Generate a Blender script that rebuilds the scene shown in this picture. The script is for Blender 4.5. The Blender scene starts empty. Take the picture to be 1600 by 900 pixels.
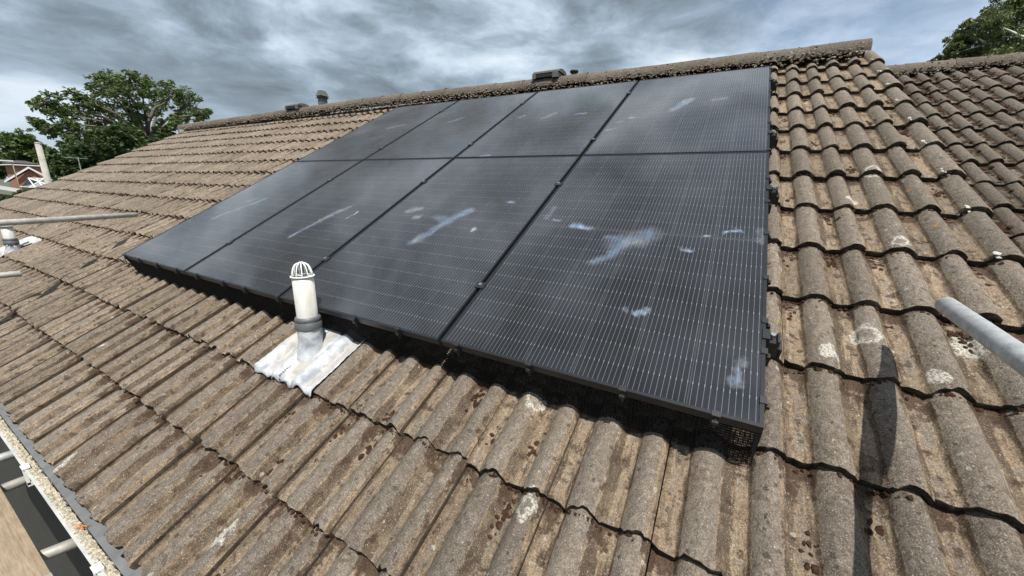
import bpy, math, random
import numpy as np
from mathutils import Matrix, Vector
rad = math.radians
rng = np.random.default_rng(7)
random.seed(7)
SC = bpy.context.scene
COL = SC.collection

# ------------------------------------------------------------------ camera
PITCH = rad(28.8)
RC, RS = math.cos(PITCH), math.sin(PITCH)
RM = Matrix.Rotation(PITCH, 4, 'X')                 # roof plane -> world
def W(x, y, z):
    return Vector((x, y * RC - z * RS, y * RS + z * RC))
CAM = (-0.18533223, -0.69661462, 1.07460071)
AX = ((0.87303927, 0.44064913, -0.20887982), (0.14556523, -0.64429868, -0.7507929), (-0.46541723, 0.62506605, -0.62664124))
FPX = 581.024
cam_d = bpy.data.cameras.new('camera'); cam = bpy.data.objects.new('camera', cam_d); COL.objects.link(cam)
cam_d.sensor_width = 36; cam_d.lens = FPX / 1600 * 36; cam_d.clip_start = 0.02; cam_d.clip_end = 6000
r_, d_, f_ = [W(*a) for a in AX]
mw = Matrix((r_, -d_, -f_)).transposed().to_4x4(); mw.translation = W(*CAM)
cam.matrix_world = mw
SC.camera = cam
def seen(p):                                         # (u, v, depth) on the 1600x900 photograph, used only to rank tiles by size
    q = Vector(p) - W(*CAM); z = q.dot(f_)
    if z <= 0.05: return None
    return 800 + FPX * q.dot(r_) / z, 450 + FPX * q.dot(d_) / z, z

# ------------------------------------------------------------------ light
SUN_EL, SUN_AZ = rad(62), rad(-48)                    # azimuth counter-clockwise from +X
sdir = Vector((math.cos(SUN_EL) * math.cos(SUN_AZ), math.cos(SUN_EL) * math.sin(SUN_AZ), math.sin(SUN_EL)))
sun_d = bpy.data.lights.new('sun', 'SUN'); sun_d.energy = 5.0; sun_d.angle = rad(0.5); sun_d.color = (1, 0.95, 0.87)
sun = bpy.data.objects.new('sun', sun_d); COL.objects.link(sun)
sun.rotation_mode = 'QUATERNION'; sun.rotation_quaternion = sdir.to_track_quat('Z', 'Y')
SC.view_settings.view_transform = 'Standard'; SC.view_settings.look = 'None'
SC.view_settings.exposure = 0.3; SC.view_settings.gamma = 1.0; SC.view_settings.use_curve_mapping = False

# ------------------------------------------------------------------ node helpers
class NT:
    def __init__(s, tree):
        s.t = tree; s.t.nodes.clear()
    def n(s, kind, **kw):
        nd = s.t.nodes.new(kind)
        for k, v in kw.items():
            if k == 'ins':
                for kk, vv in v.items():
                    s.set(nd, kk, vv)
            else: setattr(nd, k, v)
        return nd
    def set(s, nd, k, v):
        sock = nd.inputs[k]
        if isinstance(v, bpy.types.NodeSocket): s.t.links.new(v, sock)
        else:
            if sock.type == 'RGBA' and len(v) == 3: v = (*v, 1)
            sock.default_value = v
    def math(s, op, a, b=None, c=None, clamp=False):
        nd = s.n('ShaderNodeMath', operation=op, use_clamp=clamp)
        s.set(nd, 0, a)
        if b is not None: s.set(nd, 1, b)
        if c is not None: s.set(nd, 2, c)
        return nd.outputs[0]
    def vmath(s, op, a, b=None, scale=None):
        nd = s.n('ShaderNodeVectorMath', operation=op)
        s.set(nd, 0, a)
        if b is not None: s.set(nd, 1, b)
        if scale is not None: s.set(nd, 'Scale', scale)
        return nd.outputs['Value'] if op in ('DOT_PRODUCT', 'LENGTH', 'DISTANCE') else nd.outputs[0]
    def noise(s, vec, scale, detail=4, rough=0.55, dist=0.0, col=False):
        nd = s.n('ShaderNodeTexNoise', ins={'Vector': vec, 'Scale': scale, 'Detail': detail, 'Roughness': rough, 'Distortion': dist})
        return nd.outputs['Color' if col else 'Fac']
    def voro(s, vec, scale, rand=1.0):
        nd = s.n('ShaderNodeTexVoronoi', ins={'Vector': vec, 'Scale': scale, 'Randomness': rand})
        return nd.outputs['Distance'], nd.outputs['Color']
    def mix(s, fac, a, b, blend='MIX'):
        nd = s.n('ShaderNodeMix', data_type='RGBA', blend_type=blend)
        s.set(nd, 0, fac); s.set(nd, 6, a); s.set(nd, 7, b)
        return nd.outputs[2]
    def rng(s, v, a, b, c=0.0, d=1.0, smooth=False):
        nd = s.n('ShaderNodeMapRange', interpolation_type='SMOOTHSTEP' if smooth else 'LINEAR')
        s.set(nd, 0, v); s.set(nd, 1, a); s.set(nd, 2, b); s.set(nd, 3, c); s.set(nd, 4, d)
        return nd.outputs[0]
    def ramp(s, v, stops):
        nd = s.n('ShaderNodeValToRGB'); s.set(nd, 0, v)
        el = nd.color_ramp.elements
        while len(el) < len(stops): el.new(0.5)
        for e, (p, c) in zip(el, stops): e.position = p; e.color = (*c, 1)
        return nd.outputs[0]
    def attr(s, name, kind='GEOMETRY'):
        return s.n('ShaderNodeAttribute', attribute_name=name, attribute_type=kind).outputs['Fac']
    def bump(s, h, strength, dist, normal=None):
        nd = s.n('ShaderNodeBump', ins={'Height': h, 'Strength': strength, 'Distance': dist})
        if normal is not None: s.set(nd, 'Normal', normal)
        return nd.outputs[0]
    def out(s, surf):
        s.t.links.new(surf, s.n('ShaderNodeOutputMaterial').inputs[0])
    def bsdf(s, **kw):
        nd = s.n('ShaderNodeBsdfPrincipled')
        for k, v in kw.items(): s.set(nd, k.replace('_', ' '), v)
        return nd.outputs[0]
    def pos(s): return s.n('ShaderNodeNewGeometry').outputs['Position']
    def roofpos(s):
        p = s.pos()
        sep = s.n('ShaderNodeSeparateXYZ', ins={0: p})
        ry = s.vmath('DOT_PRODUCT', p, (0, RC, RS))
        return s.n('ShaderNodeCombineXYZ', ins={0: sep.outputs[0], 1: ry}).outputs[0]
    def capsule(s, p, a, b, r, soft=0.5):
        ax, bx = Vector((*a, 0)), Vector((*b, 0)); ba = bx - ax
        if ba.length < 1e-4: ba = Vector((1e-3, 0, 0))
        pa = s.vmath('SUBTRACT', p, tuple(ax))
        h = s.math('MULTIPLY', s.vmath('DOT_PRODUCT', pa, tuple(ba)), 1 / ba.length_squared, clamp=True)
        d = s.vmath('LENGTH', s.vmath('SUBTRACT', pa, s.vmath('SCALE', tuple(ba), scale=h)))
        return s.rng(d, r, r * soft, 0, 1, True)
def material(name):
    m = bpy.data.materials.new(name); m.use_nodes = True
    return m, NT(m.node_tree)

# ------------------------------------------------------------------ world: Nishita sky under broken storm cloud
world = bpy.data.worlds.new('World'); SC.world = world; world.use_nodes = True
w = NT(world.node_tree)
sky = w.n('ShaderNodeTexSky', sky_type='NISHITA', sun_disc=False, sun_elevation=SUN_EL, sun_rotation=math.pi / 2 - SUN_AZ)
dirv = w.n('ShaderNodeTexCoord').outputs['Generated']
sp = w.n('ShaderNodeSeparateXYZ', ins={0: dirv})
zc = w.math('MAXIMUM', sp.outputs[2], 0.0)
pl = w.vmath('ADD', w.vmath('MULTIPLY', dirv, (2.0, 2.0, 5.2)), (14.4, 0.0, 0.0))
warp = w.vmath('ADD', pl, w.vmath('SCALE', w.vmath('SUBTRACT', w.noise(pl, 1.6, 3, .5, col=True), (.5, .5, .5)), scale=.45))
big = w.noise(warp, 0.95, 3, 0.5)
small = w.noise(warp, 2.9, 10, 0.6)
n = w.math('ADD', w.math('MULTIPLY', big, 0.64), w.math('MULTIPLY', small, 0.36))
cl = w.ramp(n, [(0.38, (1.2, 1.5, 1.75)), (0.45, (2.1, 2.65, 3.15)), (0.50, (3.2, 4.0, 4.8)), (0.55, (4.8, 5.75, 6.7)), (0.62, (7.0, 7.8, 8.6))])
lowc = w.mix(w.rng(zc, 0.02, 0.26, 0.45, 0.0), cl, (3.9, 4.7, 5.6))           # cloud layers merge bluish towards the horizon
cov = w.noise(pl, 0.6, 3, 0.5, 0.2)
cov = w.math('ADD', cov, w.math('MULTIPLY', sp.outputs[0], .19))
thin = w.math('MULTIPLY', w.rng(cov, 0.46, 0.60, 0.0, 1.0, True), 0.6)
blue = w.vmath('ADD', w.vmath('SCALE', sky.outputs[0], scale=.8), w.vmath('SCALE', w.ramp(w.noise(w.vmath('MULTIPLY', pl, (1, 2.2, 1)), 2.6, 6, .6), [(.4, (1.2, 1.6, 2.2)), (.65, (4.6, 5.0, 5.6))]), scale=.8))
skyc = w.mix(thin, lowc, blue)
bg = w.n('ShaderNodeBackground', ins={'Color': skyc, 'Strength': 0.1})
w.t.links.new(bg.outputs[0], w.n('ShaderNodeOutputWorld').inputs[0])

# ------------------------------------------------------------------ mesh helpers
class MB:
    def __init__(s): s.v = []; s.f = []; s.a = []
    def add(s, vs, fs):
        o = len(s.v); s.v += [tuple(v) for v in vs]; s.f += [tuple(i + o for i in f) for f in fs]
    def box(s, lo, hi, m=None):
        x0, y0, z0 = lo; x1, y1, z1 = hi
        vs = [Vector(p) for p in ((x0, y0, z0), (x1, y0, z0), (x1, y1, z0), (x0, y1, z0), (x0, y0, z1), (x1, y0, z1), (x1, y1, z1), (x0, y1, z1))]
        if m is not None: vs = [m @ v for v in vs]
        s.add(vs, [(0, 3, 2, 1), (4, 5, 6, 7), (0, 1, 5, 4), (1, 2, 6, 5), (2, 3, 7, 6), (3, 0, 4, 7)])
        return s
    def tube(s, pts, rs, n=12, cap=True):
        pts = [Vector(p) for p in pts]
        if not hasattr(rs, '__len__'): rs = [rs] * len(pts)
        o = len(s.v); t0 = None
        for i, p in enumerate(pts):
            t = (pts[min(i + 1, len(pts) - 1)] - pts[max(i - 1, 0)]).normalized()
            if t0 is None:
                u = t.orthogonal().normalized()
            else:
                u = (u - t * u.dot(t)).normalized()
            t0 = t; v = t.cross(u)
            for k in range(n):
                a = 2 * math.pi * k / n
                s.v.append(tuple(p + (u * math.cos(a) + v * math.sin(a)) * rs[i]))
        for i in range(len(pts) - 1):
            for k in range(n):
                k2 = (k + 1) % n
                s.f.append((o + i * n + k, o + i * n + k2, o + (i + 1) * n + k2, o + (i + 1) * n + k))
        if cap:
            s.f.append(tuple(o + k for k in reversed(range(n))))
            s.f.append(tuple(o + (len(pts) - 1) * n + k for k in range(n)))
        return s
    def blob(s, c, r, sq=0.5, m=None, jag=0.25):
        vs, fs = BLOB
        sc = np.array([r * random.uniform(.7, 1.3), r * random.uniform(.7, 1.5), r * sq])
        j = 1 + jag * (rng.random(len(vs)) * 2 - 1)
        p = vs * j[:, None] * sc + np.array(c)
        if m is not None: s.add([m @ Vector(q) for q in p], fs)
        else: s.add(p, fs)
        return s
    def build(s, name, mat, parent=None, mw=None, smooth=False, attrs=None):
        me = bpy.data.meshes.new(name); me.from_pydata(s.v, [], s.f)
        return link(name, me, mat, parent, mw, smooth, attrs)
def ico():
    t = (1 + 5 ** .5) / 2
    v = np.array([(-1, t, 0), (1, t, 0), (-1, -t, 0), (1, -t, 0), (0, -1, t), (0, 1, t), (0, -1, -t), (0, 1, -t), (t, 0, -1), (t, 0, 1), (-t, 0, -1), (-t, 0, 1)], float)
    v /= np.linalg.norm(v[0])
    f = [(0, 11, 5), (0, 5, 1), (0, 1, 7), (0, 7, 10), (0, 10, 11), (1, 5, 9), (5, 11, 4), (11, 10, 2), (10, 7, 6), (7, 1, 8), (3, 9, 4), (3, 4, 2), (3, 2, 6), (3, 6, 8), (3, 8, 9), (4, 9, 5), (2, 4, 11), (6, 2, 10), (8, 6, 7), (9, 8, 1)]
    return v, f
BLOB = ico()
WM = {}
def place(o, parent=None, mwd=None):
    mwd = mwd if mwd is not None else (WM[parent] if parent else Matrix.Identity(4))
    WM[o] = mwd
    if parent:
        o.parent = parent; o.matrix_basis = WM[parent].inverted() @ mwd
    else: o.matrix_basis = mwd
def link(name, me, mat=None, parent=None, mwd=None, smooth=False, attrs=None):
    o = bpy.data.objects.new(name, me); COL.objects.link(o)
    if mat and not me.materials: me.materials.append(mat)
    if smooth: me.polygons.foreach_set('use_smooth', [True] * len(me.polygons))
    for k, arr in (attrs or {}).items():
        me.attributes.new(k, 'FLOAT', 'POINT').data.foreach_set('value', np.asarray(arr, np.float32))
    place(o, parent, mwd)
    return o
def tag(o, label, cat, group=None, kind=None):
    if label: o['label'] = label
    if cat: o['category'] = cat
    if group: o['group'] = group
    if kind: o['kind'] = kind
    return o
def thing(name, label, cat, mwd, group=None):
    o = bpy.data.objects.new(name, None); COL.objects.link(o); o.empty_display_size = .1
    place(o, None, mwd)
    return tag(o, label, cat, group)
T = Matrix.Translation

# ------------------------------------------------------------------ materials
def simple(name, col, rough=.6, metal=0.0, var=0.0, scale=20, bump=0.0, spec=.5):
    m, t = material(name)
    p = t.pos(); c = col
    kw = {}
    if var:
        nz = t.noise(p, scale, 5)
        c = t.mix(t.rng(nz, .3, .7), tuple(x * (1 - var) for x in col), tuple(min(1, x * (1 + var)) for x in col))
        if bump: kw['Normal'] = t.bump(nz, bump, .01)
    t.out(t.bsdf(Base_Color=c, Roughness=rough, Metallic=metal, Specular_IOR_Level=spec, **kw))
    return m

LICHEN = [((.34, .625), .045, True), ((.22, .487), .03, False), ((.495, .46), .028, False), ((-.715, -.03), .035, True), ((-.59, -.385), .035, True),
          ((-2.66, -1.06), .05, True), ((-1.556, -.884), .045, False), ((-2.944, 1.249), .05, True), ((.62, .66), .04, False), ((.52, 1.22), .04, True),
          ((-3.6, -.62), .035, False), ((.52, 1.93), .04, True), ((.40, 1.62), .03, False)]
def tile_material(name, lichen=True, grey=0.0, extra=0.0, bright=1):
    m, t = material(name)
    p = t.pos()
    crown, nose, ty = t.attr('crown'), t.attr('nose'), t.attr('ty')
    geo = t.n('ShaderNodeNewGeometry'); oi = t.n('ShaderNodeObjectInfo')
    rnd = t.math('FRACT', t.math('ADD', geo.outputs['Random Per Island'], t.math('MULTIPLY', oi.outputs['Random'], 7.31)))
    n0 = t.noise(p, 1.1, 3); n1 = t.noise(p, 9, 5, .6); n2 = t.noise(p, 38, 6, .65); n3 = t.noise(p, 150, 4, .6); n4 = t.noise(p, 270, 3, .65)
    stretch = t.vmath('MULTIPLY', t.roofpos(), (1, .16, 1))
    streak = t.noise(stretch, 60, 4, .6)
    top = t.ramp(n2, [(.30, (.108, .086, .068)), (.5, (.198, .163, .130)), (.68, (.280, .238, .195))])
    top = t.mix(t.rng(n1, .35, .7), top, (.178, .152, .124))
    pan = t.ramp(n1, [(.32, (.185, .132, .088)), (.5, (.31, .230, .150)), (.68, (.40, .31, .21))])
    pan = t.mix(t.rng(n2, .5, .7, 0, .6), pan, (.23, .19, .14))
    pan = t.mix(grey, pan, (.11, .092, .07))
    dirt_shade = t.rng(t.math('ADD', crown, t.rng(streak, .35, .65, .30, -.30)), -.0, -.40, 0, .80, True)
    dirt_shade = t.math('MULTIPLY', dirt_shade, t.rng(t.noise(p, 5.5, 5, .65), .38, .56, .42, 1))
    cr = t.math('ADD', t.math('ADD', crown, t.rng(streak, .35, .65, .14, -.12)), t.rng(n2, .3, .7, -.14, .14))
    cr = t.math('ADD', cr, t.rng(n1, .3, .7, -.06, .34))
    col = t.mix(t.rng(cr, .0, .34, 0, 1, True), pan, top)
    n5 = t.noise(p, 78, 4, .8)
    col = t.vmath('SCALE', col, scale=t.rng(n5, .3, .7, .60, 1.40))
    # long rain streaks
    col = t.mix(t.rng(streak, .52, .66, 0, .4), col, (.11, .088, .066))
    # per-tile tone
    br = t.rng(rnd, 0, 1, .80, 1.16)
    col = t.vmath('SCALE', col, scale=t.math('MULTIPLY', br, t.rng(n0, .3, .7, .88, 1.1)))
    # algae and old moss stain in pans and below the course above
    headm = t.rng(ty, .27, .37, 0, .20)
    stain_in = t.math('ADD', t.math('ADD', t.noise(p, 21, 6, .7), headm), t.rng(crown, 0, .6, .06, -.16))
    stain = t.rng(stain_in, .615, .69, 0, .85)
    col = t.mix(dirt_shade, col, (.050, .034, .024))  # brown grime that also paints in the shade between rolls
    # small dark lichen spots
    vd, vc = t.voro(t.vmath('ADD', p, t.vmath('SCALE', t.noise(p, 40, 2, col=True), scale=.02)), 42)
    vsel = t.n('ShaderNodeSeparateColor', ins={0: vc})
    dark = t.math('MULTIPLY', t.rng(t.math('DIVIDE', vd, t.rng(vsel.outputs[1], 0, 1, .5, 1.7)), .28, .20, 0, .8), t.math('GREATER_THAN', vsel.outputs[0], .84))
    col = t.mix(dark, col, (.062, .052, .042))
    # pale crustose lichen spots
    vd2, vc2 = t.voro(t.vmath('ADD', p, t.vmath('SCALE', t.noise(p, 60, 2, col=True), scale=.014)), 26)
    s2 = t.n('ShaderNodeSeparateColor', ins={0: vc2})
    pale = t.math('MULTIPLY', t.rng(t.math('DIVIDE', vd2, t.rng(s2.outputs[1], 0, 1, .18, .95)), .26, .19, 0, .62), t.math('GREATER_THAN', s2.outputs[0], .86 - extra))
    col = t.mix(pale, col, (.50, .48, .42))
    vd3, vc3 = t.voro(p, 90)
    s3 = t.n('ShaderNodeSeparateColor', ins={0: vc3})
    pale3 = t.math('MULTIPLY', t.rng(vd3, .22, .14, 0, .7), t.math('GREATER_THAN', s3.outputs[0], .86 - extra * .6))
    col = t.mix(pale3, col, (.52, .50, .45))
    # grit
    col = t.mix(t.rng(n4, .56, .68, 0, .6), col, (.50, .45, .37))
    col = t.mix(t.rng(n4, .46, .36, 0, .75), col, (.075, .063, .050))
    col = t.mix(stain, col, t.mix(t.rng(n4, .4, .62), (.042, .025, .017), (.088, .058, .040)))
    if lichen:
        q = t.vmath('ADD', t.roofpos(), t.vmath('SCALE', t.vmath('SUBTRACT', t.noise(p, 28, 3, col=True), (.5, .5, .5)), scale=.07))
        q = t.vmath('ADD', q, t.vmath('SCALE', t.vmath('SUBTRACT', t.noise(p, 120, 3, col=True), (.5, .5, .5)), scale=.025))
        tot = None
        for (c, r, ring) in LICHEN:
            d = t.vmath('LENGTH', t.vmath('MULTIPLY', t.vmath('SUBTRACT', q, (*c, 0)), (1, .72, 1)))
            mk = t.rng(d, r, r * .8)
            if ring: mk = t.math('MULTIPLY', mk, t.rng(d, r * .45, r * .6, .15, 1))
            tot = mk if tot is None else t.math('MAXIMUM', tot, mk)
        col = t.mix(t.math('MULTIPLY', tot, t.rng(n3, .38, .58, .10, .9)), col, (.60, .585, .52))
    if lichen:
        q2 = t.vmath('ADD', t.roofpos(), t.vmath('SCALE', t.vmath('SUBTRACT', t.noise(p, 70, 3, col=True), (.5, .5, .5)), scale=.03))
        for c in ((.665, 1.393), (.644, 1.755)):
            col = t.mix(t.rng(t.vmath('DISTANCE', q2, (*c, 0)), .014, .006, 0, .7), col, (.40, .19, .05))
    # broken dirty noses
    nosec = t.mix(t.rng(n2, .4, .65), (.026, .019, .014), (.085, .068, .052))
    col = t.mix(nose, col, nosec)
    if bright != 1: col = t.vmath('SCALE', col, scale=bright)
    h = t.math('ADD', t.math('MULTIPLY', n3, .55), t.math('MULTIPLY', n4, .35))
    h = t.math('ADD', h, t.math('MULTIPLY', n2, .8))
    h = t.math('SUBTRACT', h, t.math('MULTIPLY', t.math('ADD', dark, t.rng(stain, 0, 1, 0, -.6)), .25))
    t.out(t.bsdf(Base_Color=col, Roughness=.95, Specular_IOR_Level=.18, Normal=t.bump(t.noise(p, 95, 5, .75), .8, .010, t.bump(h, .9, .005))))
    return m
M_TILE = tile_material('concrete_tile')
M_TILE2 = tile_material('mossy_concrete_tile', False, .85, .06, .80)
M_RIDGE = tile_material('ridge_concrete', False, .7, .30, .72)

def moss_material():
    m, t = material('brown_moss'); p = t.pos()
    c = t.ramp(t.noise(p, 70, 5, .7), [(.3, (.020, .010, .007)), (.55, (.058, .032, .020)), (.75, (.11, .068, .042))])
    t.out(t.bsdf(Base_Color=c, Roughness=1, Specular_IOR_Level=.1, Normal=t.bump(t.noise(p, 260, 3), 1, .006)))
    return m
M_MOSS = moss_material()
M_PALEMOSS = simple('dry_pale_moss', (.40, .36, .28), 1, 0, .5, 75, .8, .1)
M_MORTAR = tile_material('ridge_mortar', False, .9, .30, 1.5)
M_BLACK = simple('black_anodised', (.016, .017, .019), .38, 0, .15, 40, 0, .5)
M_FRAME = simple('black_frame', (.014, .015, .018), .42, 0, .1, 30, 0, .35)
M_PLASTIC = simple('black_plastic', (.012, .012, .013), .5)
M_WIRE = simple('black_wire', (.006, .006, .006), .6, spec=.2)
M_STEEL = simple('bolt_steel', (.62, .62, .62), .3, 1)
M_WHITE = simple('white_upvc', (.78, .78, .76), .35, 0, .05, 12)
M_GREYPL = simple('grey_plastic', (.10, .105, .11), .45, 0, .15, 30)
M_TRAY = simple('eaves_tray', (.13, .135, .137), .6, 0, .2, 14)
M_UNDER = simple('roof_felt', (.03, .028, .026), .9)
M_ORANGE = simple('dead_leaf', (.40, .17, .06), .8, 0, .3, 50)

def galv():
    m, t = material('galvanised_steel'); p = t.pos()
    n1 = t.noise(p, 28, 6, .65); n2 = t.noise(p, 130, 4)
    c = t.ramp(n1, [(.3, (.30, .31, .31)), (.5, (.44, .455, .46)), (.7, (.58, .60, .61))])
    c = t.mix(t.rng(n2, .55, .7, 0, .5), c, (.66, .67, .66))
    t.out(t.bsdf(Base_Color=c, Metallic=.35, Roughness=t.rng(n1, .3, .7, .62, .42), Normal=t.bump(n2, .25, .002)))
    return m
M_GALV = galv()
M_OLDGALV = simple('weathered_scaffold_steel', (.34, .33, .30), .6, .2, .25, 18, .2)
def lead():
    m, t = material('lead_flashing'); p = t.pos()
    n1 = t.noise(p, 14, 6, .6, .6); n2 = t.noise(p, 70, 4)
    c = t.ramp(n1, [(.32, (.25, .27, .31)), (.46, (.38, .40, .43)), (.62, (.52, .53, .54))])
    tan = t.rng(t.noise(t.vmath('MULTIPLY', t.roofpos(), (1, .25, 1)), 18, 4), .56, .68, 0, .65)
    c = t.mix(tan, c, (.48, .38, .26))
    val = t.math('MULTIPLY', t.rng(t.attr('crown'), .42, .05, 0, .5, True), t.rng(n1, .3, .6, .35, 1))
    c = t.mix(val, c, (.27, .215, .145))
    t.out(t.bsdf(Base_Color=c, Roughness=.55, Metallic=.0, Normal=t.bump(t.math('ADD', n1, t.math('MULTIPLY', n2, .4)), .5, .008)))
    return m
M_LEAD = lead()
def pipe_white():
    m, t = material('weathered_white_pipe'); p = t.pos()
    z = t.n('ShaderNodeSeparateXYZ', ins={0: p}).outputs[2]
    n1 = t.noise(t.vmath('MULTIPLY', p, (1, 1, .25)), 26, 4)
    c = t.mix(t.rng(n1, .4, .65), (.54, .535, .51), (.46, .44, .38))
    t.out(t.bsdf(Base_Color=c, Roughness=.38))
    return m
M_PIPE = pipe_white()
def wood():
    m, t = material('scaffold_board_wood'); p = t.pos()
    q = t.vmath('MULTIPLY', p, (3, 40, 3))
    n1 = t.noise(q, 3, 6, .6, .4); n2 = t.noise(p, 9, 4)
    c = t.ramp(n1, [(.3, (.18, .135, .088)), (.55, (.265, .205, .138)), (.75, (.33, .265, .19))])
    c = t.mix(t.rng(n2, .5, .7, 0, .4), c, (.40, .32, .24))
    sc = t.rng(t.noise(t.vmath('MULTIPLY', p, (40, 12, 3)), 3, 3), .62, .66, 0, .6)
    c = t.mix(sc, c, (.30, .20, .12))
    t.out(t.bsdf(Base_Color=c, Roughness=.85, Normal=t.bump(n1, .4, .003)))
    return m
M_WOOD = wood()
M_POLE = simple('grey_weathered_pole', (.36, .34, .30), .9, 0, .2, 6)

# panel materials
CELL_W, CELL_H = .1805, .0885
def cell_mat():
    m, t = material('black_cell')
    tc = t.n('ShaderNodeTexCoord').outputs['Object']
    s = t.n('ShaderNodeSeparateXYZ', ins={0: tc})
    oi = t.n('ShaderNodeObjectInfo').outputs['Random']
    pitch = CELL_W / 10.6
    ph = t.math('ABSOLUTE', t.math('SUBTRACT', t.math('FRACT', t.math('ADD', t.math('DIVIDE', s.outputs[0], pitch), 100.5)), .5))
    wire = t.rng(ph, .030, .044, 1, 0)
    endy = t.math('ABSOLUTE', s.outputs[1])
    pad = t.math('MULTIPLY', t.rng(ph, .055, .07, 1, 0), t.math('GREATER_THAN', endy, CELL_H / 2 - .0035))
    line = t.math('MAXIMUM', wire, pad)
    base = t.mix(oi, (.0012, .0014, .003), (.0055, .006, .0095))
    wc = t.mix(pad, (.18, .19, .21), (.40, .40, .41))
    t.out(t.bsdf(Base_Color=t.mix(line, base, wc), Roughness=.5, Specular_IOR_Level=.04))
    return m
M_CELL = cell_mat()
M_BACK = simple('black_backsheet', (.010, .010, .011), .6)
SMUDGE = [((-.49, .88), (-.60, .80), .085, .34), ((-.66, .83), (-.61, .82), .05, .3), ((-.58, .78), (-.67, .64), .042, .36), ((-.87, .93), (-.80, .91), .035, .5), ((-1.02, .96), (-.98, .965), .02, .4),
          ((-.40, .365), (-.385, .375), .026, .62), ((-.46, .37), (-.45, .36), .018, .25), ((-.06, .22), (-.075, .13), .026, .36), ((-.31, .795), (-.285, .80), .020, .6),
          ((-.25, .90), (-.13, .965), .012, .62), ((-.14, .955), (-.115, .965), .018, .6), ((-1.66, .97), (-1.80, .62), .05, .38), ((-1.62, 1.0), (-1.67, .95), .055, .36), ((-1.80, .90), (-1.74, .885), .05, .28),
          ((-2.10, .96), (-2.05, 1.0), .05, .34), ((-2.0, .90), (-1.97, .90), .035, .3), ((-1.47, .82), (-1.46, .80), .022, .62), ((-1.39, 1.14), (-1.37, 1.14), .028, .5),
          ((-2.77, .90), (-2.91, .53), .035, .34), ((-2.72, .97), (-2.80, .86), .03, .26), ((-2.57, .91), (-2.61, .80), .014, .45), ((-3.96, 1.0), (-4.22, .64), .03, .3), ((-4.16, .95), (-4.10, .98), .045, .15),
          ((-.56, 2.92), (-.66, 2.70), .05, .36), ((-.97, 2.58), (-.95, 2.57), .022, .4), ((-1.04, 2.49), (-1.02, 2.50), .025, .32), ((-1.75, 2.84), (-1.82, 2.70), .045, .2),
          ((-1.50, 2.76), (-1.42, 2.77), .03, .36), ((-2.08, 2.85), (-2.11, 2.80), .02, .34), ((-2.92, 2.93), (-3.02, 2.82), .04, .22), ((-3.75, 2.85), (-3.95, 2.78), .05, .18), ((-2.03, 1.87), (-1.96, 1.87), .03, .4),
          ((-.03, .98), (-.03, .90), .028, .2), ((-1.10, 2.3), (-1.02, 2.34), .014, .3), ((-.30, 2.88), (-.38, 2.86), .04, .18), ((-1.06, 1.1), (-1.07, .98), .03, .2)]
def glass_mat():
    m, t = material('dusty_panel_glass')
    p = t.roofpos(); wp = t.pos()
    q = t.vmath('ADD', p, t.vmath('SCALE', t.vmath('SUBTRACT', t.noise(wp, 11, 3, col=True), (.5, .5, .5)), scale=.09))
    q = t.vmath('ADD', q, t.vmath('SCALE', t.vmath('SUBTRACT', t.noise(wp, 45, 3, col=True), (.5, .5, .5)), scale=.025))
    tot = None
    for a, b, r, s in SMUDGE:
        mk = t.math('MULTIPLY', t.capsule(q, a, b, r * 1.12, .1), s * (.62 if s < .45 else .8))
        tot = mk if tot is None else t.math('MAXIMUM', tot, mk)
    tex = t.noise(t.vmath('MULTIPLY', p, (1, .35, 1)), 34, 5, .65)
    tot = t.math('MULTIPLY', tot, t.rng(tex, .3, .65, .3, 1.0))
    film = t.rng(t.noise(wp, 2.2, 5, .6), .35, .7, .006, .016)
    gi = t.n('ShaderNodeNewGeometry')
    cosv = t.math('MAXIMUM', t.math('ABSOLUTE', t.vmath('DOT_PRODUCT', gi.outputs['Normal'], gi.outputs['Incoming'])), .08)
    film = t.math('DIVIDE', film, cosv)
    dust = t.math('ADD', tot, film, clamp=True)
    gr = t.noise(wp, 900, 1)
    glossy = t.n('ShaderNodeBsdfAnisotropic', ins={'Color': (1, .985, .985, 1), 'Roughness': t.rng(t.noise(wp, 3, 4), .3, .7, .03, .07)}).outputs[0]
    fr = t.n('ShaderNodeFresnel', ins={'IOR': 1.78}).outputs[0]
    base = t.n('ShaderNodeMixShader', ins={0: fr, 1: t.n('ShaderNodeBsdfTransparent', ins={'Color': (.97, .98, .98, 1)}).outputs[0], 2: glossy}).outputs[0]
    dc = t.mix(t.rng(t.noise(wp, 8, 2), .4, .6), (.36, .50, .74), (.58, .64, .70))
    dc = t.mix(t.rng(tot, .0, .12), (.60, .585, .58), dc)
    t.out(t.n('ShaderNodeMixShader', ins={0: dust, 1: base, 2: t.n('ShaderNodeBsdfDiffuse', ins={'Color': dc}).outputs[0]}).outputs[0])
    return m
M_GLASS = glass_mat()

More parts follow.
